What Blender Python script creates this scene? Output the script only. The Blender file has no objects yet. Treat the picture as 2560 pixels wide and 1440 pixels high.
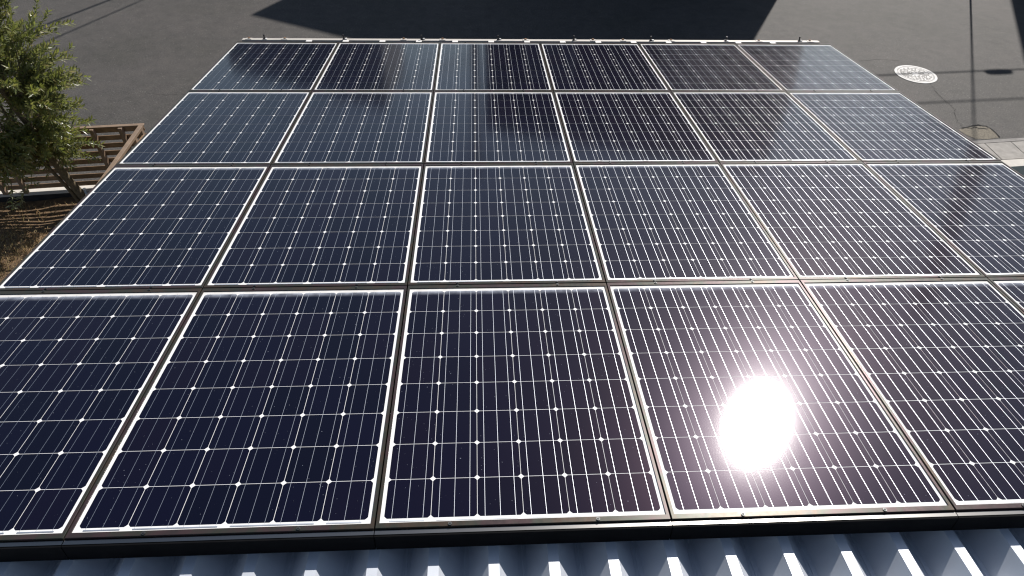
import bpy, bmesh, math, random
from mathutils import Vector, Matrix
R = math.radians
scene = bpy.context.scene
COL = scene.collection

# ------------------------------------------------------------------ camera
cam_d = bpy.data.cameras.new('camera')
cam = bpy.data.objects.new('camera', cam_d)
COL.objects.link(cam)
cam_d.sensor_width = 36.0
cam_d.lens = 1638.29 / 2560 * 36.0
cam_d.clip_start = 0.05
cam_d.clip_end = 3000
cr = Vector((0.99870418, -0.04515048, 0.0234819))
cu = Vector((0.01416179, 0.68974487, 0.72391398))
cf = Vector((0.04888158, 0.72264337, -0.6894905))
m = Matrix.Identity(4)
for i in range(3):
    m[i][0] = cr[i]; m[i][1] = cu[i]; m[i][2] = -cf[i]
m[0][3], m[1][3], m[2][3] = -0.63857744, -1.04061753, 5.0
cam.matrix_world = m
scene.camera = cam

# ------------------------------------------------------------------ light
SUN_AZ, SUN_EL = R(29.27), R(38.21)          # azimuth from +Y towards +X
world = bpy.data.worlds.new('World')
scene.world = world
world.use_nodes = True
wn = world.node_tree
bg = wn.nodes['Background']
sky = wn.nodes.new('ShaderNodeTexSky')
sky.sky_type = 'NISHITA'
sky.sun_disc = False
sky.sun_elevation = SUN_EL
sky.sun_rotation = SUN_AZ
sky.air_density = 1.2
sky.dust_density = 0.5
sky.ozone_density = 3.0
hs = wn.nodes.new('ShaderNodeHueSaturation')
hs.inputs['Saturation'].default_value = 0.82
wn.links.new(sky.outputs[0], hs.inputs['Color'])
wn.links.new(hs.outputs[0], bg.inputs[0])
bg.inputs[1].default_value = 0.062
sun_d = bpy.data.lights.new('sun', 'SUN')
sun_d.energy = 5.0
sun_d.angle = R(0.53)
sun_d.color = (1.0, 0.955, 0.9)
sun = bpy.data.objects.new('sun', sun_d)
COL.objects.link(sun)
sd = Vector((math.sin(SUN_AZ) * math.cos(SUN_EL), math.cos(SUN_AZ) * math.cos(SUN_EL), math.sin(SUN_EL)))
sun.rotation_euler = sd.to_track_quat('Z', 'Y').to_euler()
sun.location = sd * 60
SH = Vector((sd.x / sd.z, sd.y / sd.z, 0))   # ground run towards the sun per metre of height
vs = scene.view_settings
vs.view_transform = 'Standard'
vs.look = 'None'
vs.gamma = 1.0
vs.use_curve_mapping = False
vs.exposure = 0.22
scene.render.engine = 'CYCLES'
scene.cycles.use_denoising = True
scene.cycles.max_bounces = 6
scene.cycles.filter_width = 1.2

# ------------------------------------------------------------------ helpers
rnd = random.Random(7)


class MB:
    """collects shapes, builds ONE mesh object"""
    def __init__(self):
        self.v = []; self.f = []; self.mi = []; self.sm = []

    def face(self, pts, mi=0, smooth=False):
        b = len(self.v)
        self.v += [tuple(p) for p in pts]
        self.f.append(tuple(range(b, b + len(pts)))); self.mi.append(mi); self.sm.append(smooth)

    def box(self, x0, x1, y0, y1, z0, z1, mi=0, mat=None):
        P = [Vector((x, y, z)) for z in (z0, z1) for y in (y0, y1) for x in (x0, x1)]
        if mat is not None:
            P = [mat @ p for p in P]
        b = len(self.v); self.v += [tuple(p) for p in P]
        for q in ((0, 2, 3, 1), (4, 5, 7, 6), (0, 1, 5, 4), (2, 6, 7, 3), (0, 4, 6, 2), (1, 3, 7, 5)):
            self.f.append(tuple(b + k for k in q)); self.mi.append(mi); self.sm.append(False)

    def bar(self, a, c, w, h, mi=0):
        """rectangular bar from a to c, w across (horizontal), h in the other direction"""
        a, c = Vector(a), Vector(c); d = c - a; L = d.length; d.normalize()
        up = Vector((0, 0, 1)) if abs(d.z) < 0.95 else Vector((0, 1, 0))
        s = d.cross(up).normalized(); u = s.cross(d).normalized()
        M = Matrix((s, d, u)).transposed().to_4x4(); M.translation = a
        self.box(-w / 2, w / 2, 0, L, -h / 2, h / 2, mi, M)

    def tube(self, pts, rad, n=8, mi=0, cap=True):
        pts = [Vector(p) for p in pts]
        rad = rad if isinstance(rad, (list, tuple)) else [rad] * len(pts)
        b = len(self.v); ref = None
        for k, p in enumerate(pts):
            d = (pts[min(k + 1, len(pts) - 1)] - pts[max(k - 1, 0)]).normalized()
            if ref is None:
                ref = d.orthogonal().normalized()
            s = (ref - d * ref.dot(d)).normalized(); ref = s; t = d.cross(s)
            for j in range(n):
                a = 2 * math.pi * j / n
                self.v.append(tuple(p + (s * math.cos(a) + t * math.sin(a)) * rad[k]))
        for k in range(len(pts) - 1):
            for j in range(n):
                q = (b + k * n + j, b + k * n + (j + 1) % n, b + (k + 1) * n + (j + 1) % n, b + (k + 1) * n + j)
                self.f.append(q); self.mi.append(mi); self.sm.append(True)
        if cap:
            self.f.append(tuple(b + j for j in reversed(range(n)))); self.mi.append(mi); self.sm.append(False)
            e = b + (len(pts) - 1) * n
            self.f.append(tuple(e + j for j in range(n))); self.mi.append(mi); self.sm.append(False)

    def prism(self, poly, z0, z1, mi=0):
        n = len(poly)
        self.face([(x, y, z1) for x, y in poly], mi)
        self.face([(x, y, z0) for x, y in reversed(poly)], mi)
        for k in range(n):
            a, c = poly[k], poly[(k + 1) % n]
            self.face([(a[0], a[1], z0), (c[0], c[1], z0), (c[0], c[1], z1), (a[0], a[1], z1)], mi)

    def mesh(self, name, mats):
        me = bpy.data.meshes.new(name)
        me.from_pydata(self.v, [], self.f)
        for mt in (mats if isinstance(mats, (list, tuple)) else [mats]):
            me.materials.append(mt)
        me.polygons.foreach_set('material_index', self.mi)
        me.polygons.foreach_set('use_smooth', self.sm)
        me.update()
        return me

    def build(self, name, mats, parent=None, bevel=0, kind=None):
        o = bpy.data.objects.new(name, self.mesh(name, mats))
        COL.objects.link(o)
        if parent is not None:
            o.parent = parent
        if bevel:
            md = o.modifiers.new('bevel', 'BEVEL'); md.width = bevel; md.segments = 2; md.limit_method = 'ANGLE'
        if kind:
            o['kind'] = kind
        return o


def thing(name, label, cat, loc=(0, 0, 0), rot=(0, 0, 0), group=None):
    o = bpy.data.objects.new(name, None)
    o.empty_display_size = 0.2
    COL.objects.link(o)
    o.location = loc; o.rotation_euler = rot
    return tag(o, label, cat, group)


def tag(o, label, cat, group=None):
    o['label'] = label; o['category'] = cat
    if group:
        o['group'] = group
    return o


# ------------------------------------------------------------------ materials
class NT:
    def __init__(self, name):
        self.m = bpy.data.materials.new(name); self.m.use_nodes = True
        self.t = self.m.node_tree; self.b = self.t.nodes['Principled BSDF']

    def n(self, typ, **kw):
        nd = self.t.nodes.new(typ)
        for k, v in kw.items():
            if k[0] == '_':
                setattr(nd, k[1:], v)
            else:
                nd.inputs[k.replace('__', ' ')].default_value = v
        return nd

    def l(self, a, b):
        self.t.links.new(a, b)

    def ramp(self, fac, stops):
        r = self.n('ShaderNodeValToRGB'); cr_ = r.color_ramp
        while len(cr_.elements) < len(stops):
            cr_.elements.new(0.5)
        for e, (p, c) in zip(cr_.elements, stops):
            e.position = p; e.color = (*c, 1) if len(c) == 3 else c
        self.l(fac, r.inputs[0]); return r.outputs[0]

    def noise(self, scale, detail=3, rough=0.55, coord='Object', vec=None):
        nz = self.n('ShaderNodeTexNoise', Scale=scale, Detail=detail, Roughness=rough)
        if vec is None:
            vec = self.coord(coord)
        self.l(vec, nz.inputs['Vector']); return nz.outputs['Fac']

    def coord(self, which='Object'):
        return self.n('ShaderNodeTexCoord').outputs[which]

    def math(self, op, a, b=None, c=None, clamp=False):
        nd = self.n('ShaderNodeMath', _operation=op, _use_clamp=clamp)
        for k, x in enumerate((a, b, c)):
            if x is None:
                continue
            if isinstance(x, (int, float)):
                nd.inputs[k].default_value = x
            else:
                self.l(x, nd.inputs[k])
        return nd.outputs[0]

    def mix(self, fac, a, b):
        nd = self.n('ShaderNodeMix', _data_type='RGBA')
        for k, x in ((0, fac), (6, a), (7, b)):
            if isinstance(x, (int, float)):
                nd.inputs[k].default_value = x
            elif isinstance(x, tuple):
                nd.inputs[k].default_value = (*x, 1) if len(x) == 3 else x
            else:
                self.l(x, nd.inputs[k])
        return nd.outputs[2]

    def bump(self, h, strength, dist=0.01):
        b = self.n('ShaderNodeBump', Strength=strength, Distance=dist)
        self.l(h, b.inputs['Height']); self.l(b.outputs[0], self.b.inputs['Normal'])

    def set(self, **kw):
        for k, v in kw.items():
            i = self.b.inputs[k.replace('__', ' ')]
            if isinstance(v, (int, float)):
                i.default_value = v
            elif isinstance(v, tuple):
                i.default_value = (*v, 1) if len(v) == 3 else v
            else:
                self.l(v, i)
        return self


def simple(name, base, rough=0.6, metal=0.0, var=0.12, scale=6, bump=0.0, spec=0.5):
    t = NT(name)
    f = t.noise(scale, 5)
    lo = tuple(c * (1 - var) for c in base); hi = tuple(min(1, c * (1 + var)) for c in base)
    t.set(Base__Color=t.ramp(f, [(0.3, lo), (0.7, hi)]), Roughness=rough, Metallic=metal)
    t.b.inputs['Specular IOR Level'].default_value = spec
    if bump:
        t.bump(t.noise(scale * 12, 4), bump, 0.005)
    return t.m


def dust(t, low, amount):
    """dried dirt that collects along the low edge of each panel (object y = 1.28 .. 1.34)"""
    sx = t.n('ShaderNodeSeparateXYZ'); t.l(t.coord(), sx.inputs[0])
    edge = t.n('ShaderNodeMapRange'); edge.inputs[1].default_value = low; edge.inputs[2].default_value = 1.338
    t.l(sx.outputs[1], edge.inputs[0])
    oi = t.n('ShaderNodeObjectInfo')
    ad = t.n('ShaderNodeVectorMath', _operation='ADD'); t.l(t.coord(), ad.inputs[0])
    sc = t.n('ShaderNodeVectorMath', _operation='SCALE'); sc.inputs[0].default_value = (7, 3, 0)
    t.l(oi.outputs['Random'], sc.inputs['Scale']); t.l(sc.outputs[0], ad.inputs[1])
    f = t.noise(22, 4, 0.6, vec=ad.outputs[0])
    return t.math('MULTIPLY', t.math('MULTIPLY', t.math('POWER', edge.outputs[0], 1.5), amount), t.math('MULTIPLY_ADD', f, 1.6, -0.2, clamp=True), clamp=True), ad.outputs[0]


GLASS_ROUGH = 0.077


def glass(t):
    t.b.inputs['Coat Weight'].default_value = 1.0
    t.b.inputs['Coat Roughness'].default_value = GLASS_ROUGH
    t.b.inputs['Coat IOR'].default_value = 1.37
    return t.m


def mat_cell():
    t = NT('solar_cell')
    g = t.n('ShaderNodeNewGeometry')
    c = t.ramp(g.outputs['Random Per Island'], [(0.0, (0.0014, 0.0019, 0.0085)), (0.5, (0.0022, 0.0023, 0.0115)), (1.0, (0.0036, 0.0026, 0.0105))])
    d, vec = dust(t, 1.280, 2.2)
    specks = t.noise(170, 1, 0.4, vec=vec)
    sp = t.math('MULTIPLY', t.math('GREATER_THAN', specks, 0.80), 0.5)
    c = t.mix(t.math('MAXIMUM', d, sp), c, (0.42, 0.45, 0.52))
    t.set(Base__Color=c, Roughness=0.29)
    t.b.inputs['Specular IOR Level'].default_value = 0.045
    oi = t.n('ShaderNodeObjectInfo')
    t.set(Specular__Tint=t.ramp(oi.outputs['Random'], [(0.0, (1.0, 0.50, 0.72)), (0.5, (1.0, 0.52, 0.85)), (1.0, (0.75, 0.55, 1.0))]))
    gb = t.n('ShaderNodeBump', Strength=0.045, Distance=0.001)       # the stippled surface of solar glass
    t.l(t.noise(330, 2, 0.7), gb.inputs['Height']); t.l(gb.outputs[0], t.b.inputs['Coat Normal'])
    return glass(t)


def mat_back():
    t = NT('white_backsheet')
    d, vec = dust(t, 1.285, 0.9)
    c = t.mix(d, (0.80, 0.80, 0.79), (0.50, 0.45, 0.38))
    t.set(Base__Color=c, Roughness=0.6)
    return glass(t)


def mat_ribbon():
    t = NT('tinned_ribbon')
    t.set(Base__Color=(0.66, 0.69, 0.74), Metallic=1.0, Roughness=0.44)
    return glass(t)


def mat_frame():
    t = NT('anodised_frame')
    oi = t.n('ShaderNodeObjectInfo')
    ad = t.n('ShaderNodeVectorMath', _operation='ADD'); t.l(t.coord(), ad.inputs[0])
    sc = t.n('ShaderNodeVectorMath', _operation='SCALE'); sc.inputs[0].default_value = (9, 5, 2)
    t.l(oi.outputs['Random'], sc.inputs['Scale']); t.l(sc.outputs[0], ad.inputs[1])
    f = t.noise(5, 4, 0.6, vec=ad.outputs[0])
    c = t.ramp(f, [(0.28, (0.040, 0.035, 0.035)), (0.42, (0.062, 0.040, 0.042)), (0.52, (0.043, 0.046, 0.038)), (0.62, (0.066, 0.047, 0.036)), (0.75, (0.034, 0.046, 0.048))])
    t.set(Base__Color=c, Metallic=0.35, Roughness=t.math('MULTIPLY_ADD', t.noise(60, 3, vec=ad.outputs[0]), 0.15, 0.24))
    t.b.inputs['Specular IOR Level'].default_value = 0.22
    return t.m


def mat_asphalt():
    t = NT('asphalt')
    co = t.coord()
    fine = t.noise(110, 2, 0.7, vec=co)
    mid = t.noise(48, 4, 0.8, vec=co)
    big = t.noise(0.55, 4, 0.6, vec=co)
    c = t.ramp(fine, [(0.25, (0.042, 0.040, 0.038)), (0.5, (0.082, 0.078, 0.074)), (0.72, (0.135, 0.128, 0.122))])
    c = t.mix(0.6, c, t.ramp(mid, [(0.36, (0.022, 0.021, 0.020)), (0.5, (0.078, 0.074, 0.070)), (0.64, (0.155, 0.146, 0.138))]))
    tint = t.ramp(big, [(0.3, (0.80, 0.80, 0.76)), (0.5, (0.93, 0.915, 0.90)), (0.7, (1.04, 1.0, 0.99))])
    wear = t.n('ShaderNodeMix', _data_type='RGBA', _blend_type='MULTIPLY'); wear.inputs[0].default_value = 1
    t.l(tint, wear.inputs[6]); t.l(t.ramp(t.noise(4.5, 6, 0.75, vec=co), [(0.32, (0.80, 0.80, 0.81)), (0.5, (1, 1, 1)), (0.68, (1.18, 1.16, 1.14))]), wear.inputs[7]); tint = wear.outputs[2]
    mu = t.n('ShaderNodeMix', _data_type='RGBA', _blend_type='MULTIPLY'); mu.inputs[0].default_value = 1
    t.l(c, mu.inputs[6]); t.l(tint, mu.inputs[7])
    # pale stone chips
    vo = t.n('ShaderNodeTexVoronoi', Scale=60.0); t.l(co, vo.inputs['Vector'])
    rs = t.n('ShaderNodeSeparateColor'); t.l(vo.outputs['Color'], rs.inputs[0])
    chip = t.math('MULTIPLY', t.math('LESS_THAN', vo.outputs['Distance'], 0.32), t.math('GREATER_THAN', rs.outputs[0], 0.965))
    c = t.mix(chip, mu.outputs[2], (0.24, 0.23, 0.22))
    t.set(Base__Color=c, Roughness=0.75)
    t.b.inputs['Specular IOR Level'].default_value = 0.22
    t.bump(fine, 0.55, 0.006)
    return t.m


def mat_leaf():
    t = NT('olive_leaf')
    g = t.n('ShaderNodeNewGeometry')
    c = t.ramp(g.outputs['Random Per Island'], [(0.0, (0.085, 0.110, 0.042)), (0.45, (0.175, 0.200, 0.070)), (0.8, (0.27, 0.275, 0.110)), (1.0, (0.36, 0.29, 0.12))])
    c2 = t.mix(g.outputs['Backfacing'], c, (0.24, 0.26, 0.18))
    t.set(Base__Color=c2, Roughness=0.30)
    tr = t.n('ShaderNodeBsdfTranslucent'); mc = t.mix(0.5, c, (0.34, 0.38, 0.04)); t.l(mc, tr.inputs[0])
    ms = t.n('ShaderNodeMixShader'); ms.inputs[0].default_value = 0.38
    t.l(t.b.outputs[0], ms.inputs[1]); t.l(tr.outputs[0], ms.inputs[2])
    t.l(ms.outputs[0], t.t.nodes['Material Output'].inputs[0])
    return t.m


def mat_grass():
    t = NT('dry_grass')
    g = t.n('ShaderNodeNewGeometry')
    c = t.ramp(g.outputs['Random Per Island'], [(0.0, (0.19, 0.11, 0.045)), (0.4, (0.36, 0.225, 0.095)), (0.75, (0.26, 0.20, 0.065)), (1.0, (0.52, 0.39, 0.21))])
    t.set(Base__Color=c, Roughness=0.7)
    return t.m


def mat_manhole():
    t = NT('painted_cast_iron')
    co = t.coord()
    vo = t.n('ShaderNodeTexVoronoi', Scale=12.0, _feature='DISTANCE_TO_EDGE'); t.l(co, vo.inputs['Vector'])
    wv = t.n('ShaderNodeTexWave', Scale=5.5, Distortion=7.0, Detail=2.0); t.l(co, wv.inputs['Vector'])
    nz = t.noise(9, 3, 0.6, vec=co)
    sx = t.n('ShaderNodeSeparateXYZ'); t.l(co, sx.inputs[0])
    rr = t.math('SQRT', t.math('ADD', t.math('MULTIPLY', sx.outputs[0], sx.outputs[0]), t.math('MULTIPLY', sx.outputs[1], sx.outputs[1])))
    inside = t.math('MULTIPLY', t.math('LESS_THAN', rr, 0.262), t.math('GREATER_THAN', rr, 0.062))
    cut = t.math('MAXIMUM', t.math('LESS_THAN', vo.outputs['Distance'], 0.11), t.math('MULTIPLY', t.math('LESS_THAN', wv.outputs['Fac'], 0.30), t.math('GREATER_THAN', nz, 0.5)))
    ring = t.math('MULTIPLY', t.math('GREATER_THAN', rr, 0.281), t.math('LESS_THAN', rr, 0.293))
    hub = t.math('MULTIPLY', t.math('GREATER_THAN', rr, 0.050), t.math('LESS_THAN', rr, 0.055))
    dark = t.math('MAXIMUM', t.math('MAXIMUM', t.math('MULTIPLY', cut, inside), t.math('MULTIPLY', ring, 0.7)), t.math('MULTIPLY', hub, 0.35))
    worn = t.ramp(t.noise(9, 4, vec=co), [(0.35, (0.38, 0.37, 0.355)), (0.65, (0.56, 0.545, 0.53))])
    t.set(Base__Color=t.mix(dark, worn, (0.05, 0.047, 0.045)), Roughness=0.6)
    t.bump(t.math('SUBTRACT', 1.0, dark), 0.5, 0.004)
    return t.m


M_CELL, M_BACK, M_RIB, M_FRAME = mat_cell(), mat_back(), mat_ribbon(), mat_frame()
M_ASPH, M_LEAF, M_GRASS, M_MAN = mat_asphalt(), mat_leaf(), mat_grass(), mat_manhole()
M_SCREW = simple('steel_screw', (0.10, 0.105, 0.105), 0.4, 0.8)
M_DARKMETAL = simple('black_bolt', (0.03, 0.028, 0.03), 0.5, 0.3)
M_RUST = simple('rusty_steel', (0.23, 0.13, 0.07), 0.8, 0.1, 0.4, 90)
M_CREAM = simple('cream_aluminium', (0.50, 0.465, 0.42), 0.5, 0.1, 0.08, 10)
M_CLIP = simple('white_plastic', (0.75, 0.73, 0.7), 0.5)
M_LIP = simple('brushed_aluminium', (0.27, 0.262, 0.25), 0.25, 1.0, 0.06, 3)
M_BRONZE = simple('black_bronze_paint', (0.005, 0.0052, 0.006), 0.7, 0.0, 0.2, 8, 0, 0.05)
M_ROOF = simple('coated_steel_sheet', (0.62, 0.655, 0.71), 0.40, 0.3, 0.09, 4)
M_STEEL = simple('galvanised_steel', (0.4, 0.41, 0.42), 0.5, 0.8, 0.1, 8)
M_WOOD = simple('brown_wood_tone', (0.24, 0.15, 0.085), 0.55, 0, 0.3, 14, 0.1)
M_POST = simple('brown_post', (0.25, 0.175, 0.12), 0.5, 0, 0.2, 10)
M_CONC = simple('concrete', (0.31, 0.29, 0.265), 0.85, 0, 0.18, 9, 0.25)
M_CONCW = simple('pale_render', (0.62, 0.58, 0.52), 0.85, 0, 0.1, 7, 0.2)
M_CONCG = simple('grey_concrete', (0.25, 0.235, 0.22), 0.9, 0, 0.22, 8, 0.3)
M_BLACK = simple('deep_gap', (0.012, 0.011, 0.010), 0.95)
M_DARKBLOCK = simple('dark_blocks', (0.035, 0.033, 0.032), 0.9, 0, 0.3, 8, 0.3)
M_SOIL = simple('dry_soil', (0.15, 0.095, 0.05), 0.95, 0, 0.4, 14, 0.6)
M_GRAVEL = simple('crumbled_patch', (0.20, 0.175, 0.135), 0.95, 0, 0.45, 55, 0.8)
M_TURF = simple('dark_turf', (0.022, 0.05, 0.03), 0.9, 0, 0.3, 60, 0.6)
M_BARK = simple('olive_bark', (0.16, 0.125, 0.075), 0.9, 0, 0.4, 40, 0.8)
M_SIDING = simple('dark_brown_siding', (0.030, 0.024, 0.021), 0.8, 0, 0.2, 2)
M_SIDE2 = simple('grey_siding', (0.14, 0.15, 0.16), 0.8, 0, 0.15, 2)
M_ROOFT = simple('slate_roof', (0.05, 0.05, 0.055), 0.7, 0, 0.2, 5)
M_WIN = simple('window_pane', (0.02, 0.025, 0.03), 0.08)
M_TRIMW = simple('white_window_trim', (0.6, 0.6, 0.58), 0.5)
M_POLE = simple('pole_concrete', (0.2, 0.195, 0.185), 0.85, 0, 0.1, 5)
M_CABLE = simple('black_cable', (0.02, 0.02, 0.02), 0.6)

# ------------------------------------------------------------------ the setting
KS = 0.107                                      # the road runs slightly across the picture


def ky(x):                                      # line of the plot's road edge
    return 5.905 + KS * (x + 5.41)


def strip(name, x0, x1, o0, o1, z, mat, kind='structure'):
    b = MB(); n = 40
    for k in range(n):
        a = x0 + (x1 - x0) * k / n; c = x0 + (x1 - x0) * (k + 1) / n
        b.face([(a, ky(a) + o0, z), (c, ky(c) + o0, z), (c, ky(c) + o1, z), (a, ky(a) + o1, z)])
    return b.build(name, mat, kind=kind)


g = MB(); g.face([(-900, -900, -0.02), (900, -900, -0.02), (900, 900, -0.02), (-900, 900, -0.02)])
g.build('ground', M_CONCG, kind='structure')
strip('road', -60, 60, -0.62, 9.2, 0.0, M_ASPH)
g = MB(); g.face([(-3.3, -2.5, 0.0), (3.6, -2.5, 0.0), (3.6, 5.2, 0.0), (-3.3, 5.2, 0.0)])
g.build('driveway', M_CONCG, kind='structure')

# bare soil of the lawn, gently lumpy, under the fence
b = MB(); nx, ny = 44, 30
def soil_z(x, y):
    u = min(1, max(0, (5.6 - y) / 1.3)); u = u * u * (3 - 2 * u)  # made-up bank: its rise shortens the fence shadows and turns soil sunward
    return 0.24 * u + 0.006 + 0.018 * math.sin(3.1 * x + 2 * y) * math.cos(2.3 * y - x) + 0.012 * math.sin(9 * x + 3) * math.sin(8 * y)
gx = [-11 + 7.68 * k / nx for k in range(nx + 1)]
for i in range(nx):
    for j in range(ny):
        q = []
        for (a, c) in ((i, j), (i + 1, j), (i + 1, j + 1), (i, j + 1)):
            x = gx[a]; y0, y1 = 1.0, ky(x) - 0.046
            y = y0 + (y1 - y0) * c / ny
            q.append((x, y, soil_z(x, y) + 0.092))
        b.face(q, 0, True)
b.build('lawn_soil', M_SOIL, kind='structure')

# dry grass, uncountable
b = MB(); rg = random.Random(3)
for k in range(45000):
    x = rg.uniform(-8.2, -3.4); y = rg.uniform(2.6, 5.7)
    if y > ky(x) - 0.06:
        continue
    dens = 0.5 + 0.5 * math.sin(4 * x + 1.3) * math.sin(3.7 * y + 0.5)
    if rg.random() > 0.35 + 0.65 * dens or (y > 5.0 and rg.random() < 0.55):
        continue
    z = soil_z(x, y) + 0.088
    L = rg.uniform(0.03, 0.085); a = rg.uniform(0, 6.283); tilt = rg.uniform(0.15, 1.0); w = rg.uniform(0.0015, 0.0035)
    dx, dy = math.cos(a) * L * math.cos(tilt), math.sin(a) * L * math.cos(tilt); dz = L * math.sin(tilt)
    px_, py_ = -math.sin(a) * w, math.cos(a) * w
    b.face([(x - px_, y - py_, z), (x + px_, y + py_, z), (x + dx * 0.6 + px_ * .7, y + dy * 0.6 + py_ * .7, z + dz * 0.75), (x + dx, y + dy, z + dz)])
b.build('dry_grass', M_GRASS, kind='stuff')

# ------------------------------------------------------------------ carport: ribbed roof under the array
OFF = 2.91106                                   # height of the array's lower front edge
TILT = R(-7.0)
RT = Matrix.Rotation(TILT, 4, 'X')


def arr(x, y, z=0.0):                           # array coordinates -> world
    return RT @ Vector((x, y, z)) + Vector((0, 0, OFF))


ROW = 1.36593
CREST, VALLEY = -0.085, -0.173
carport = thing('carport', 'ribbed grey metal carport roof under the solar panels', 'carport', (0, 0, 0))
b = MB(); prof = []
x = -2.823
while x < 2.80:
    for (dx, z) in ((0, CREST), (0.036, CREST), (0.104, VALLEY), (0.114, VALLEY), (0.116, VALLEY + 0.004), (0.121, VALLEY + 0.004), (0.123, VALLEY), (0.133, VALLEY)):
        prof.append((x + dx, z))
    x += 0.2
ys = [-2.4, 5.5]
for k in range(len(prof) - 1):
    (xa, za), (xb, zb) = prof[k], prof[k + 1]
    b.face([(xa, ys[0], za), (xb, ys[0], zb), (xb, ys[1], zb), (xa, ys[1], za)])
    b.face([(xa, ys[1], za - .0012), (xb, ys[1], zb - .0012), (xb, ys[0], zb - .0012), (xa, ys[0], za - .0012)])
deck = b.build('roof_deck', M_ROOF, carport)
deck.location = (0, 0, OFF); deck.rotation_euler = (TILT, 0, 0)
for yy in (0.5, 4.9):
    b = MB(); p0, p1 = arr(-3.0, yy, VALLEY - 0.105), arr(3.0, yy, VALLEY - 0.105)
    b.bar(p0 + Vector((0, 0, .085)), p1 + Vector((0, 0, .085)), .1, .014); b.bar(p0, p1, .012, .154); b.bar(p0 - Vector((0, 0, .085)), p1 - Vector((0, 0, .085)), .1, .014)
    b.build('beam', M_STEEL, carport)
    for xx in (-2.7, 2.7):
        q = arr(xx, yy, VALLEY - 0.198)
        b = MB(); b.box(q.x - .06, q.x + .06, q.y - .06, q.y + .06, -0.02, q.z); b.box(q.x - .11, q.x + .11, q.y - .11, q.y + .11, 0.0, 0.014)
        b.build('post', M_STEEL, carport)

# ------------------------------------------------------------------ solar panels
PW, PH = 0.4975, 1.3615                          # half width, length
FS, FB, FT = 0.0115, 0.019, 0.024                # frame faces: sides, front edge, far edge
CX, CY = 0.158, 0.160
Y0 = 0.0365
GLASSZ = -0.0035


def frame_mesh():
    b = MB()
    o = [(-PW, 0), (PW, 0), (PW, PH), (-PW, PH)]
    i = [(-PW + FS, FB), (PW - FS, FB), (PW - FS, PH - FT), (-PW + FS, PH - FT)]
    c = 0.0012
    oc = [(-PW + c, c), (PW - c, c), (PW - c, PH - c), (-PW + c, PH - c)]
    for k in range(4):
        n = (k + 1) % 4
        b.face([(*o[k], -0.04), (*o[n], -0.04), (*o[n], -c), (*o[k], -c)])
        b.face([(*o[k], -c), (*o[n], -c), (*oc[n], 0), (*oc[k], 0)])
        b.face([(*oc[k], 0), (*oc[n], 0), (*i[n], 0), (*i[k], 0)])
        b.face([(*i[k], 0), (*i[n], 0), (*i[n], -0.0075), (*i[k], -0.0075)])
        b.face([(*o[n], -0.04), (*o[k], -0.04), (*i[k], -0.04), (*i[n], -0.04)])
    # shadow groove along the two long rails and the front rail
    return b


def back_mesh():
    b = MB(); x0, x1, y0, y1 = -PW + FS - .002, PW - FS + .002, FB - .002, PH - FT + .002
    b.face([(x0, y0, GLASSZ - .0012), (x1, y0, GLASSZ - .0012), (x1, y1, GLASSZ - .0012), (x0, y1, GLASSZ - .0012)])
    b.face([(x0, y1, GLASSZ - .005), (x1, y1, GLASSZ - .005), (x1, y0, GLASSZ - .005), (x0, y0, GLASSZ - .005)])
    return b


def cell_mesh():
    b = MB(); hx, hy = (CX - 0.0018) / 2, (CY - 0.0025) / 2; c = 0.0112
    for i in range(6):
        for j in range(8):
            x = (i - 2.5) * CX; y = Y0 + (j + 0.5) * CY; z = GLASSZ - .0006
            pts = []
            for sx, sy in ((1, 1), (-1, 1), (-1, -1), (1, -1)):
                cx_, cy_ = x + sx * (hx - c), y + sy * (hy - c)
                # slightly rounded clipped corner
                arc = [(c, 0.0), (c * .68, c * .62), (0.0, c)] if False else [(c, c * .12), (c * .60, c * .60), (c * .12, c)]
                seq = arc if sx * sy > 0 else arc[::-1]
                pts += [(cx_ + sx * ax, cy_ + sy * ay, z) for ax, ay in seq]
            b.face(pts)
    return b


def ribbon_mesh():
    b = MB(); w = 0.00056; z = GLASSZ
    for i in range(6):
        for k in (-1, 0, 1):
            x = (i - 2.5) * CX + k * CX / 3
            b.face([(x - w, Y0 - .004, z), (x + w, Y0 - .004, z), (x + w, Y0 + 8 * CY + .004, z), (x - w, Y0 + 8 * CY + .004, z)])
    # cross strips that join the strings at both ends
    for (i0, n) in ((0, 1), (1, 2), (3, 2), (5, 1)):
        xa = (i0 - 3) * CX + .02; xb = (i0 + n - 3) * CX - .02
        for yy in (Y0 - .0085,):
            b.face([(xa, yy - .0022, z), (xb, yy - .0022, z), (xb, yy + .0022, z), (xa, yy + .0022, z)])
    return b


def screw_mesh():
    b = MB(); n = 10
    b.tube([(0, 0, 0.0), (0, 0, 0.0035)], 0.0065, n)
    b.tube([(0, 0, 0.0035), (0, 0, 0.0050)], [0.0040, 0.0034], 6, 1)
    return b


me_frame = frame_mesh().mesh('frame', M_FRAME)
me_back = back_mesh().mesh('backsheet', M_BACK)
me_cell = cell_mesh().mesh('cell_grid', M_CELL)
me_rib = ribbon_mesh().mesh('busbar_ribbons', M_RIB)
me_screw = screw_mesh().mesh('screw', [M_SCREW, M_DARKMETAL])

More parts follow.
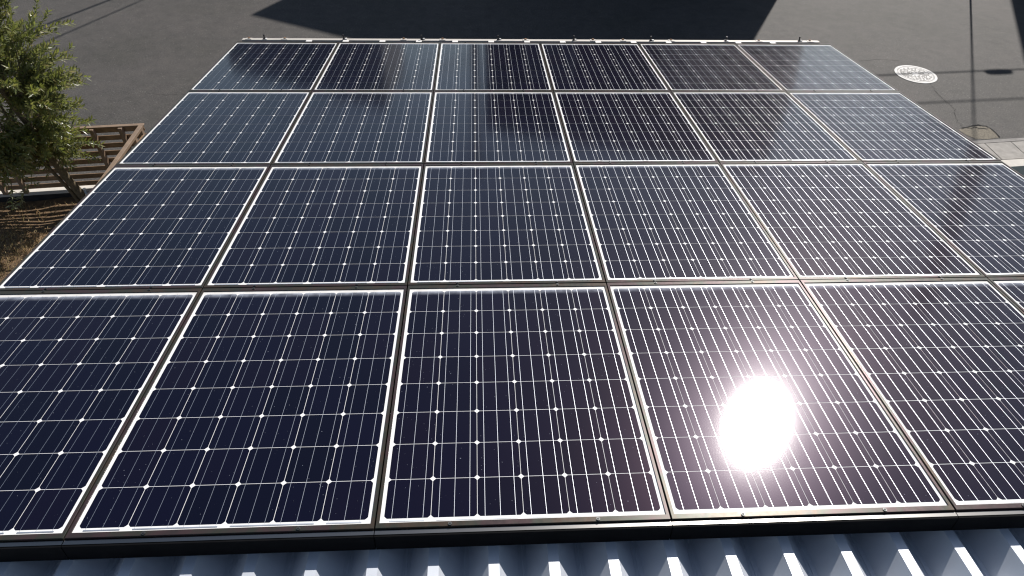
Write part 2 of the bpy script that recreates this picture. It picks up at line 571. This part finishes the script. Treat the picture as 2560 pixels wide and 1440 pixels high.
row_names = ['front row', 'second row from the front', 'second row from the back', 'back row by the road']
col_names = ['leftmost', 'second from left', 'third from left', 'third from right', 'second from right', 'rightmost']
special = {(0, 3): 'dark solar panel with the white sun glare, front row',
           (0, 0): 'dark solar panel cut off by the left picture edge, front row',
           (0, 5): 'solar panel almost wholly outside the right picture edge, front row',
           (0, 2): 'dark blue solar panel just left of the sun glare, front row',
           (0, 4): 'dark solar panel just right of the sun glare, front row'}
for j in range(4):
    for i in range(6):
        lab = special.get((j, i), 'dark gridded solar panel, %s in the %s' % (col_names[i], row_names[j]))
        p = thing('solar_panel', lab, 'solar panel', arr(i - 2.5, j * ROW + .002), (TILT, 0, 0), 'solar panels in four rows of six')
        # a hair of mounting tolerance, as on any real array
        p.rotation_euler = (TILT + R(rnd.uniform(-.06, .06)), R(rnd.uniform(-.06, .06)), R(rnd.uniform(-.05, .05)))
        if (j, i) == (0, 3):
            p.rotation_euler = (TILT, 0, 0)
        for nm, me in (('frame', me_frame), ('backsheet', me_back), ('cell_grid', me_cell), ('busbar_ribbons', me_rib)):
            o = bpy.data.objects.new(nm, me); COL.objects.link(o); o.parent = p
            if nm == 'frame':
                fr = o
        for sx, sy in ((-.25, .0085), (.25, .0085), (-.25, PH - .010), (.25, PH - .010)):
            o = bpy.data.objects.new('screw', me_screw); COL.objects.link(o); o.parent = fr; o.location = (sx, sy, 0)

# ------------------------------------------------------------------ edge trim in front of the array
trim = thing('edge_trim', 'long dark metal edge trim with thin silver lip below the front row of panels', 'edge trim', (0, 0, OFF), (TILT, 0, 0))
for i in range(6):
    x0, x1 = i - 3 + .0015, i - 2 - .0015
    b = MB()
    b.box(x0, x1, -.0165, -.0015, -.012, -.008, 0)              # lip
    b.box(x0, x1, -.0235, -.0168, -.083, -.010, 1)              # face
    b.box(x0, x1, -.0165, .012, -.083, -.079, 1)
    b.build('trim_section', [M_LIP, M_BRONZE], trim)

# ------------------------------------------------------------------ rail along the far edge
rail = thing('mounting_rail', 'cream aluminium rail with upright black bolts along the far edge of the panels', 'rail', tuple(arr(0, 5.47)), (TILT, 0, 0))
b = MB(); b.box(-2.965, 2.915, .045, .105, -.035, .0); b.box(-2.965, 2.915, .026, .0449, -.035, -.022)
b.build('rail_body', M_CREAM, rail, .002)
pin = MB()
pin.tube([(0, 0, 0), (0, 0, .044)], .006, 8); pin.tube([(0, 0, .0005), (0, 0, .012)], .014, 6); pin.tube([(0, 0, .034), (0, 0, .046)], .0085, 8)
pin.box(.012, .03, -.012, .012, 0, .01, 1)
pm = pin.mesh('bolt', [M_DARKMETAL, M_CLIP])
for x in (-2.75, -1.96, -1.18, -.41, .36, 1.14, 1.93, 2.71):
    o = bpy.data.objects.new('bolt', pm); COL.objects.link(o); o.parent = rail; o.location = (x + rnd.uniform(-.01, .01), .072, 0)
    o.rotation_euler = (rnd.uniform(-.12, .12), rnd.uniform(-.12, .12), rnd.uniform(-.6, .6))
tb = MB(); tb.box(-.03, .03, -.03, .02, 0, .004, 1); tb.tube([(0, .004, .004), (0, .004, .013)], .012, 6, 0)
tm = tb.mesh('rusty_nut', [M_RUST, M_CREAM])
for x in (-2.9, -2.55, -1.37, -.98, -.14, .55, .86, 1.36, 2.28, 2.82):
    o = bpy.data.objects.new('rusty_nut', tm); COL.objects.link(o); o.parent = rail; o.location = (x, .080, .0)
cb = MB(); cb.box(-.028, .028, -.006, .05, -.004, .003)
cm = cb.mesh('clip', M_CLIP)
for k in range(14):
    o = bpy.data.objects.new('clip', cm); COL.objects.link(o); o.parent = rail; o.location = (-2.3 + k * .362, 0, -.002)

# ------------------------------------------------------------------ boundary wall and fence on the left
WA = math.atan(KS)
lw = thing('low_wall', 'low dark block wall with pale coping carrying the brown slatted fence', 'wall', (-4.45, ky(-4.45), 0))
b = MB(); X0, Y0w = -4.45, ky(-4.45)
def wallpoly(o):
    return [(-12 - X0, ky(-12) - o - Y0w), (0, ky(-4.45) - o - Y0w), (0, ky(-4.45) + o - Y0w), (-12 - X0, ky(-12) + o - Y0w)]
b.prism(wallpoly(.040), -.1, .165); b.build('blocks', M_DARKBLOCK, lw)
b = MB(); b.prism(wallpoly(.047), .1655, .2); b.build('coping', M_CONCW, lw, .005)
fence = thing('slat_fence', 'brown horizontal slatted fence on the low pale wall behind the olive tree', 'fence', (-4.54, ky(-4.54), .2))
fm = Vector((-4.54, ky(-4.54), .2))


def fpt(x, dy=0, z=0):
    return Vector((x, ky(x) + dy, .2 + z)) - fm


b = MB()
for k in range(8):
    z = .06 + k * .1
    b.bar(fpt(-12, 0, z), fpt(-4.54, 0, z), .012, .062)
b.build('slats', M_WOOD, fence, .003)
for x in (-4.57, -4.78, -5.09, -6.13, -6.36, -7.4, -8.6, -9.8, -11):
    b = MB(); p = fpt(x, -.036)
    b.box(p.x - .022, p.x + .022, p.y - .025, p.y + .025, 0, .80)
    b.build('post', M_POST, fence, .003)
b = MB(); b.bar(fpt(-12, 0, .805), fpt(-4.53, 0, .805), .05, .014); b.build('top_rail', M_POST, fence, .003)
gate = thing('slat_gate', 'brown slatted side panel turning the fence corner towards the solar panels', 'gate', (-4.55, ky(-4.5) - .06, .2))
b = MB()
for k in range(7):
    b.bar((0, 0, .08 + k * .1), (.0, -1.5, .08 + k * .1), .022, .058)
b.build('slats', M_WOOD, gate, .003)
b = MB(); b.bar((0, .02, .80), (0, -1.5, .80), .05, .035); b.build('top_rail', M_POST, gate, .003)
for yy in (-.22, -1.47):
    b = MB(); b.box(-.025, .025, yy - .025, yy + .025, -.2, .79); b.build('post', M_POST, gate, .003)

# ------------------------------------------------------------------ olive tree
tree = thing('olive_tree', 'young olive tree with leaning trunk beside the brown fence', 'tree', (-5.3, 5.55, 0))
TB = Vector((-5.3, 5.55, 0))
rt = random.Random(21)


def curve(p0, p1, n, wob, sag=0.0):
    out = []
    off = Vector((rt.uniform(-1, 1), rt.uniform(-1, 1), rt.uniform(-1, 1))) * wob
    for k in range(n + 1):
        t = k / n
        out.append(p0.lerp(p1, t) + off * math.sin(math.pi * t) + Vector((0, 0, -sag * t * t)))
    return out


tw = MB()
trunk = [Vector(p) - TB for p in ((-5.29, 5.56, -.02), (-5.35, 5.59, .28), (-5.41, 5.575, .55), (-5.46, 5.57, .82), (-5.50, 5.59, 1.1), (-5.58, 5.57, 1.5), (-5.62, 5.6, 2.0), (-5.66, 5.6, 2.6))]
tw.tube(trunk, [.055, .047, .043, .040, .034, .027, .019, .009], 10)
st2 = [Vector(p) - TB for p in ((-5.36, 5.55, -.02), (-5.43, 5.56, .35), (-5.51, 5.53, .7), (-5.66, 5.5, 1.1), (-5.82, 5.45, 1.55), (-5.95, 5.4, 2.0))]
tw.tube(st2, [.024, .021, .018, .015, .011, .006], 8)
limbs = []
CC = Vector((-5.72, 5.55, 1.75)) - TB; CR = Vector((.70, .75, 1.12))
for k in range(26):
    src = rt.choice([trunk[3], trunk[4], trunk[4], trunk[5], trunk[6], st2[2], st2[3], st2[4]])
    for _ in range(20):
        d = Vector((rt.gauss(0, 1), rt.gauss(0, 1), rt.gauss(0.1, 1))).normalized()
        tgt = CC + Vector((d.x * CR.x, d.y * CR.y, d.z * CR.z)) * rt.uniform(.6, .88)
        if tgt.z > max(src.z - .1, .95):
            break
    c = curve(src, tgt, 7, .09)
    tw.tube(c, [.013 - .0014 * q for q in range(8)], 6)
    limbs.append(c)
limbs.append(trunk[4:]); limbs.append(st2[2:])
tw.build('trunk', M_BARK, tree)

lf = MB(); sh = MB()


def leaf(p, d, nrm, L):
    s = d.cross(nrm).normalized(); w = L * rt.uniform(.12, .17); f = nrm * (L * .05)
    lf.face([p, p + d * (L * .45) + s * w + f, p + d * L, p + d * (L * .45) - s * w + f])


nsh = 0
shoots = []
for k in range(760):
    L = rt.choice(limbs)
    q = rt.random() ** .6 * (len(L) - 1.001); a = int(q); base = L[a].lerp(L[a + 1], q - a)
    out = (base - CC); out.z *= .5
    d = (out.normalized() * .8 + Vector((rt.gauss(0, .5), rt.gauss(0, .5), rt.uniform(.0, .9)))).normalized()
    if (base + d * .3).z > .78:
        shoots.append((base, d, rt.uniform(.20, .46)))
# a few long shoots that break the outline
for (P, d, ln) in (((-5.15, 5.5, 1.45), (.75, -.1, .35), .40), ((-5.2, 5.5, 1.05), (.9, -.1, .1), .42), ((-5.15, 5.5, 1.25), (.9, 0, .3), .38),
                   ((-5.2, 5.5, 1.75), (.5, .1, .8), .45), ((-5.35, 5.5, 2.2), (.35, 0, .9), .45), ((-5.25, 5.5, .95), (.9, -.2, .5), .36),
                   ((-6.0, 5.5, .55), (-.2, -.2, -.6), .3), ((-5.7, 5.4, .6), (-.5, -.2, -.5), .3)):
    shoots.append((Vector(P) - TB, Vector(d).normalized(), ln))
for (base, d, ln) in shoots:
    tip = base + d * ln
    c = curve(base, tip, 5, .03, .03)
    sh.tube(c, [.0036, .003, .0026, .0022, .0018, .001], 4, cap=False)
    n = int(ln / .017)
    for q in range(2, n + 1):
        t = q / n * 5; a = min(int(t), 4); p = c[a].lerp(c[a + 1], t - a)
        dd = (c[a + 1] - c[a]).normalized(); o1 = dd.orthogonal().normalized()
        o1 = Matrix.Rotation(q * 1.57 + rt.uniform(-.4, .4), 3, dd) @ o1
        for sgn in (1, -1):
            if rt.random() < .1:
                continue
            ld = (dd * rt.uniform(.5, 1.0) + o1 * sgn * rt.uniform(.6, 1.0) + Vector((0, 0, .12))).normalized()
            nn = (dd - ld * dd.dot(ld)).normalized() + Vector((rt.gauss(0, .25), rt.gauss(0, .25), rt.gauss(.7, .3)))
            leaf(p, ld, nn.normalized(), rt.uniform(.052, .085))
lf.build('crown', M_LEAF, tree)
sh.build('twigs', M_BARK, tree)
b = MB(); b.tube([(.06, -.02, -.02), (.045, -.01, .42)], .016, 8); b.tube([(.045, -.01, .42), (.045, -.01, .43)], .018, 8)
st = b.build('stake', M_STEEL); st.location = TB; tag(st, 'short grey stake at the foot of the olive tree', 'stake')

# ------------------------------------------------------------------ road details on the right
mh = thing('manhole_cover', 'round white patterned manhole cover set in the asphalt', 'manhole', (6.975, 9.432, .002))
mh.rotation_euler = (0, 0, R(-25))
b = MB(); b.tube([(0, 0, -.02), (0, 0, .004)], .298, 64); b.build('lid', M_MAN, mh)
b = MB(); n = 64
for k in range(n):
    a, c = 2 * math.pi * k / n, 2 * math.pi * (k + 1) / n
    P = lambda r, t, z: (r * math.cos(t), r * math.sin(t), z)
    b.face([P(.303, a, .005), P(.345, a, .005), P(.345, c, .005), P(.303, c, .005)])
    b.face([P(.345, a, -.02), P(.345, c, -.02), P(.345, c, .005), P(.345, a, .005)])
    b.face([P(.303, c, -.02), P(.303, a, -.02), P(.303, a, .005), P(.303, c, .005)])
b.build('rim', M_MAN, mh)


def crack(pts, w, mat=M_BLACK, z=.0035, seed=1):
    rr = random.Random(seed); b = MB(); P = []
    for k in range(len(pts) - 1):
        a, c = Vector((*pts[k], 0)), Vector((*pts[k + 1], 0)); n = max(2, int((c - a).length / .05))
        d = (c - a).normalized(); s = Vector((-d.y, d.x, 0))
        for q in range(n):
            P.append((a.lerp(c, q / n) + s * rr.gauss(0, .012), s))
    P.append((Vector((*pts[-1], 0)), s))
    for k in range(len(P) - 1):
        (a, sa), (c, sc_) = P[k], P[k + 1]
        wa = w * rr.uniform(.4, 1.5)
        b.face([a - sa * wa + Vector((0, 0, z)), c - sc_ * wa + Vector((0, 0, z)), c + sc_ * wa + Vector((0, 0, z)), a + sa * wa + Vector((0, 0, z))])
    return b.build('road_crack', mat, kind='structure')


crack([(7.05, 9.10), (7.0, 8.72), (6.99, 8.51), (7.0, 8.38), (7.02, 8.24), (6.91, 8.05), (6.83, 7.8), (6.82, 7.62)], .0026, seed=2)
crack([(6.2, 9.95), (6.6, 10.02), (6.95, 9.98)], .002, seed=3)
crack([(6.78, 7.60), (6.95, 7.66), (7.10, 7.69), (7.20, 7.67), (7.24, 7.60), (7.225, 7.34)], .011, z=.0065, seed=4)
crack([(6.86, 7.60), (7.0, 7.63), (7.13, 7.60), (7.2, 7.60)], .007, z=.0065, seed=5)
crack([(-5.9, 8.72), (-5.4, 8.68), (-4.5, 8.75)], .0025, seed=9)
b = MB()
b.face([(x, y, .0033) for x, y in ((6.70, 7.56), (6.74, 7.42), (6.82, 7.30), (7.0, 7.285), (7.2, 7.33), (7.225, 7.45), (7.235, 7.6), (7.18, 7.66), (7.05, 7.665), (6.9, 7.63), (6.78, 7.60))])
b.build('road_patch', M_GRAVEL, kind='structure')

GS = .10


def gy(x, o):
    return 7.20 + GS * (x - 7.17) + o


def gstrip(name, x0, x1, o0, o1, z0, z1, mat, **kw):
    b = MB(); b.prism([(x0, gy(x0, o0)), (x1, gy(x1, o0)), (x1, gy(x1, o1)), (x0, gy(x0, o1))], z0, z1)
    return b.build(name, mat, **kw)


gstrip('gutter_edge', 4.2, 16, .005, .08, -.1, .005, M_CONCG, kind='structure')
gstrip('gutter_bed', 4.2, 16, -.50, .004, -.1, -.035, M_BLACK, kind='structure')
gstrip('pavement_edge', 4.2, 16, -.58, -.455, -.1, .006, M_CONC, kind='structure')
slab_lab = {3: 'pale concrete gutter slab squeezed against the edge of the rightmost solar panel',
            4: 'pale concrete gutter slab between two dark open joints, below the crumbled asphalt',
            5: 'pale concrete gutter slab cut by the right picture edge'}
for k in range(2, 8):
    x0 = 5.58 + k * .435
    o = gstrip('gutter_slab', x0 + .008, x0 + .427, -.445, -.006, -.034, .006 + rnd.uniform(-.003, .003), M_CONC, bevel=.012)
    tag(o, slab_lab.get(k, 'pale concrete gutter slab hidden behind the solar panels or past the picture edge'), 'gutter slab', 'gutter slabs along the road')
o = gstrip('garden_wall', 3.8, 16, -.98, -.82, -.1, .26, M_CONCW, bevel=.005)
tag(o, 'low cream wall beyond the right edge of the panels', 'wall')
gstrip('pavement', 3.8, 16, -.82, -.581, -.1, .003, M_CONC, kind='structure')
gstrip('turf', 3.8, 16, -3.2, -.981, -.1, .02, M_TURF, kind='structure')

# ------------------------------------------------------------------ across the road (seen in the panels and by their shadows)
def house(name, label, x0, x1, yf, depth, hl, hr, wall, roofm, wins, slope=KS, eave=.0):
    """single-pitch house: front along the road, wall heights hl (left) and hr (right)"""
    t = thing(name, label, 'house', (x0, yf + slope * x0, 0))
    def P(x, d, z):
        return (x - x0, slope * (x - x0) + d, z)
    b = MB(); th = .16
    b.face([P(x0, 0, 0), P(x1, 0, 0), P(x1, 0, hr - th), P(x0, 0, hl - th)])
    b.face([P(x1, depth, 0), P(x0, depth, 0), P(x0, depth, hl - th), P(x1, depth, hr - th)])
    b.face([P(x0, depth, 0), P(x0, 0, 0), P(x0, 0, hl - th), P(x0, depth, hl - th)])
    b.face([P(x1, 0, 0), P(x1, depth, 0), P(x1, depth, hr - th), P(x1, 0, hr - th)])
    b.build('wall', wall, t)
    b = MB(); q = [P(x0 - eave, -.002, hl - th), P(x1 + eave, -.002, hr - th), P(x1 + eave, depth, hr - th), P(x0 - eave, depth, hl - th)]
    u = [(a, c, z + th) for a, c, z in q]
    b.face(u); b.face(q[::-1])
    for k in range(4):
        n = (k + 1) % 4; b.face([q[k], q[n], u[n], u[k]])
    b.build('roof', roofm, t)
    for (wx, wz, ww, wh) in wins:
        b = MB(); fr = MB()
        fx0, fx1 = x0 + wx, x0 + wx + ww
        c0, c1 = P(fx0, -.03, wz), P(fx1, -.03, wz + wh)
        for (a, c, z0, z1) in ((fx0, fx0 + .06, wz, wz + wh), (fx1 - .06, fx1, wz, wz + wh), (fx0, fx1, wz - .06, wz), (fx0, fx1, wz + wh, wz + wh + .06), ((fx0 + fx1) / 2 - .025, (fx0 + fx1) / 2 + .025, wz, wz + wh)):
            A = P(a, -.05, z0); Bq = P(c, -.05, z1)
            fr.face([P(a, -.05, z0), P(c, -.05, z0), P(c, -.05, z1), P(a, -.05, z1)])
            fr.face([P(a, -.05, z1), P(c, -.05, z1), P(c, .0, z1), P(a, .0, z1)])
            fr.face([P(a, -.05, z0), P(a, -.05, z1), P(a, .0, z1), P(a, .0, z0)])
            fr.face([P(c, -.05, z1), P(c, -.05, z0), P(c, .0, z0), P(c, .0, z1)])
        f = fr.build('window', M_TRIMW, t)
        b.face([P(fx0, -.02, wz), P(fx1, -.02, wz), P(fx1, -.02, wz + wh), P(fx0, -.02, wz + wh)])
        b.build('pane', M_WIN, f)
    return t


def shadow_house(name, label, tip, width, depth, h, wall, wins):
    """level-roofed house turned square to the sun's azimuth; tip = ground point where its left front roof corner's shadow falls"""
    x, y = tip[0] + SH.x * h, tip[1] + SH.y * h
    t = house(name, label, 0, width, 0, depth, h, h, wall, M_ROOFT, wins, 0.0)
    t.location = (x, y, 0); t.rotation_euler = (0, 0, -R(28.0))
    return t


shadow_house('house', 'dark brown flat-roofed house across the road whose shadow falls beyond the panels', (-4.97, 11.89), 8.83, 9.0, 7.4, M_SIDING,
             [(1.0, .9, 1.6, 1.2), (5.2, .9, 1.8, 1.2), (1.4, 4.2, 1.6, 1.2), (5.6, 4.2, 1.6, 1.2)])
house('house', 'grey-blue house across the road to the left, mirrored in the back left panels', -8.6, -3.8, 21.8, 7, 5.6, 7.0, M_SIDE2, M_ROOFT, [(1, 3.0, 1.4, 1.2), (2.9, 3.0, 1.2, 1.2)])
shadow_house('house', 'dark house across the road casting the shadow in the top right corner', (9.22, 9.85), 7, 8, 6.5, M_SIDING, [(1.5, 1, 1.6, 1.2)])


def pole(x, y, h, r, label, arms=()):
    t = thing('utility_pole', label, 'pole', (x, y, 0))
    b = MB(); b.tube([(0, 0, -.1), (0, 0, h)], [r, r * .72], 14); b.build('shaft', M_POLE, t)
    for z in arms:
        b = MB(); b.box(-.7, .7, -.04, .04, z - .04, z + .04); b.build('crossarm', M_STEEL, t)
    return t


pole(-.72, 27, 11.5, .20, 'concrete utility pole beyond the brown house, mirrored as a dark stripe in the back row', (10.6,))
pole(13.2, 15.45, 12, .36, 'stout concrete utility pole across the road, mirrored in the rightmost panels', (11.0, 10.2))
mast = pole(7.1 + 8 * .465, 7.38 + 8 * .885, 7.4, .022, 'slim steel service mast across the road casting the thin shadow on the right')
cnt = 0


def cable(label, pts, sag, r=.02):
    b = MB(); P = []
    a, c = Vector(pts[0]), Vector(pts[1])
    for k in range(33):
        t = k / 32; P.append(a.lerp(c, t) - Vector((0, 0, 4 * sag * t * (1 - t))))
    b.tube(P, r, 6)
    o = b.build('overhead_cable', M_CABLE); tag(o, label, 'cable', 'overhead cables'); return o


def lift(p, h):
    return Vector((p[0], p[1], 0)) + Vector((SH.x, SH.y, 1)) * h


cable('overhead cable along the road carrying the splice box', (lift((2.0, 8.97), 5.0), lift((16.0, 10.2), 5.0)), .05, .019)
cable('lower overhead cable along the road without a splice box', (lift((2.0, 7.98), 5.9), lift((16.0, 9.15), 5.9)), .05, .018)
cable('thick overhead cable whose shadow crosses the asphalt near the olive tree', (lift((-9.62, 9.4), 6.0), lift((-4.3, 19.2), 6.0)), .05, .034)
cable('thin overhead cable whose shadow crosses the asphalt nearest the panels', (lift((-8.8, 9.33), 6.0), lift((-3.5, 20.6), 6.0)), .05, .022)
cable('overhead cable whose shadow grazes the top left corner', (lift((-10.6, 11.3), 6.0), lift((-6.9, 18.2), 6.0)), .05, .024)
b = MB(); c0, c1 = lift((8.28, 9.52), 4.93), lift((8.80, 9.55), 4.93)
d = c1 - c0
b.tube([c0, c0 + d * .12, c0 + d * .5, c0 + d * .88, c1], [.02, .07, .08, .07, .02], 10)
o = b.build('splice_box', M_CABLE); tag(o, 'black cable splice box hanging on the overhead cable', 'splice box')
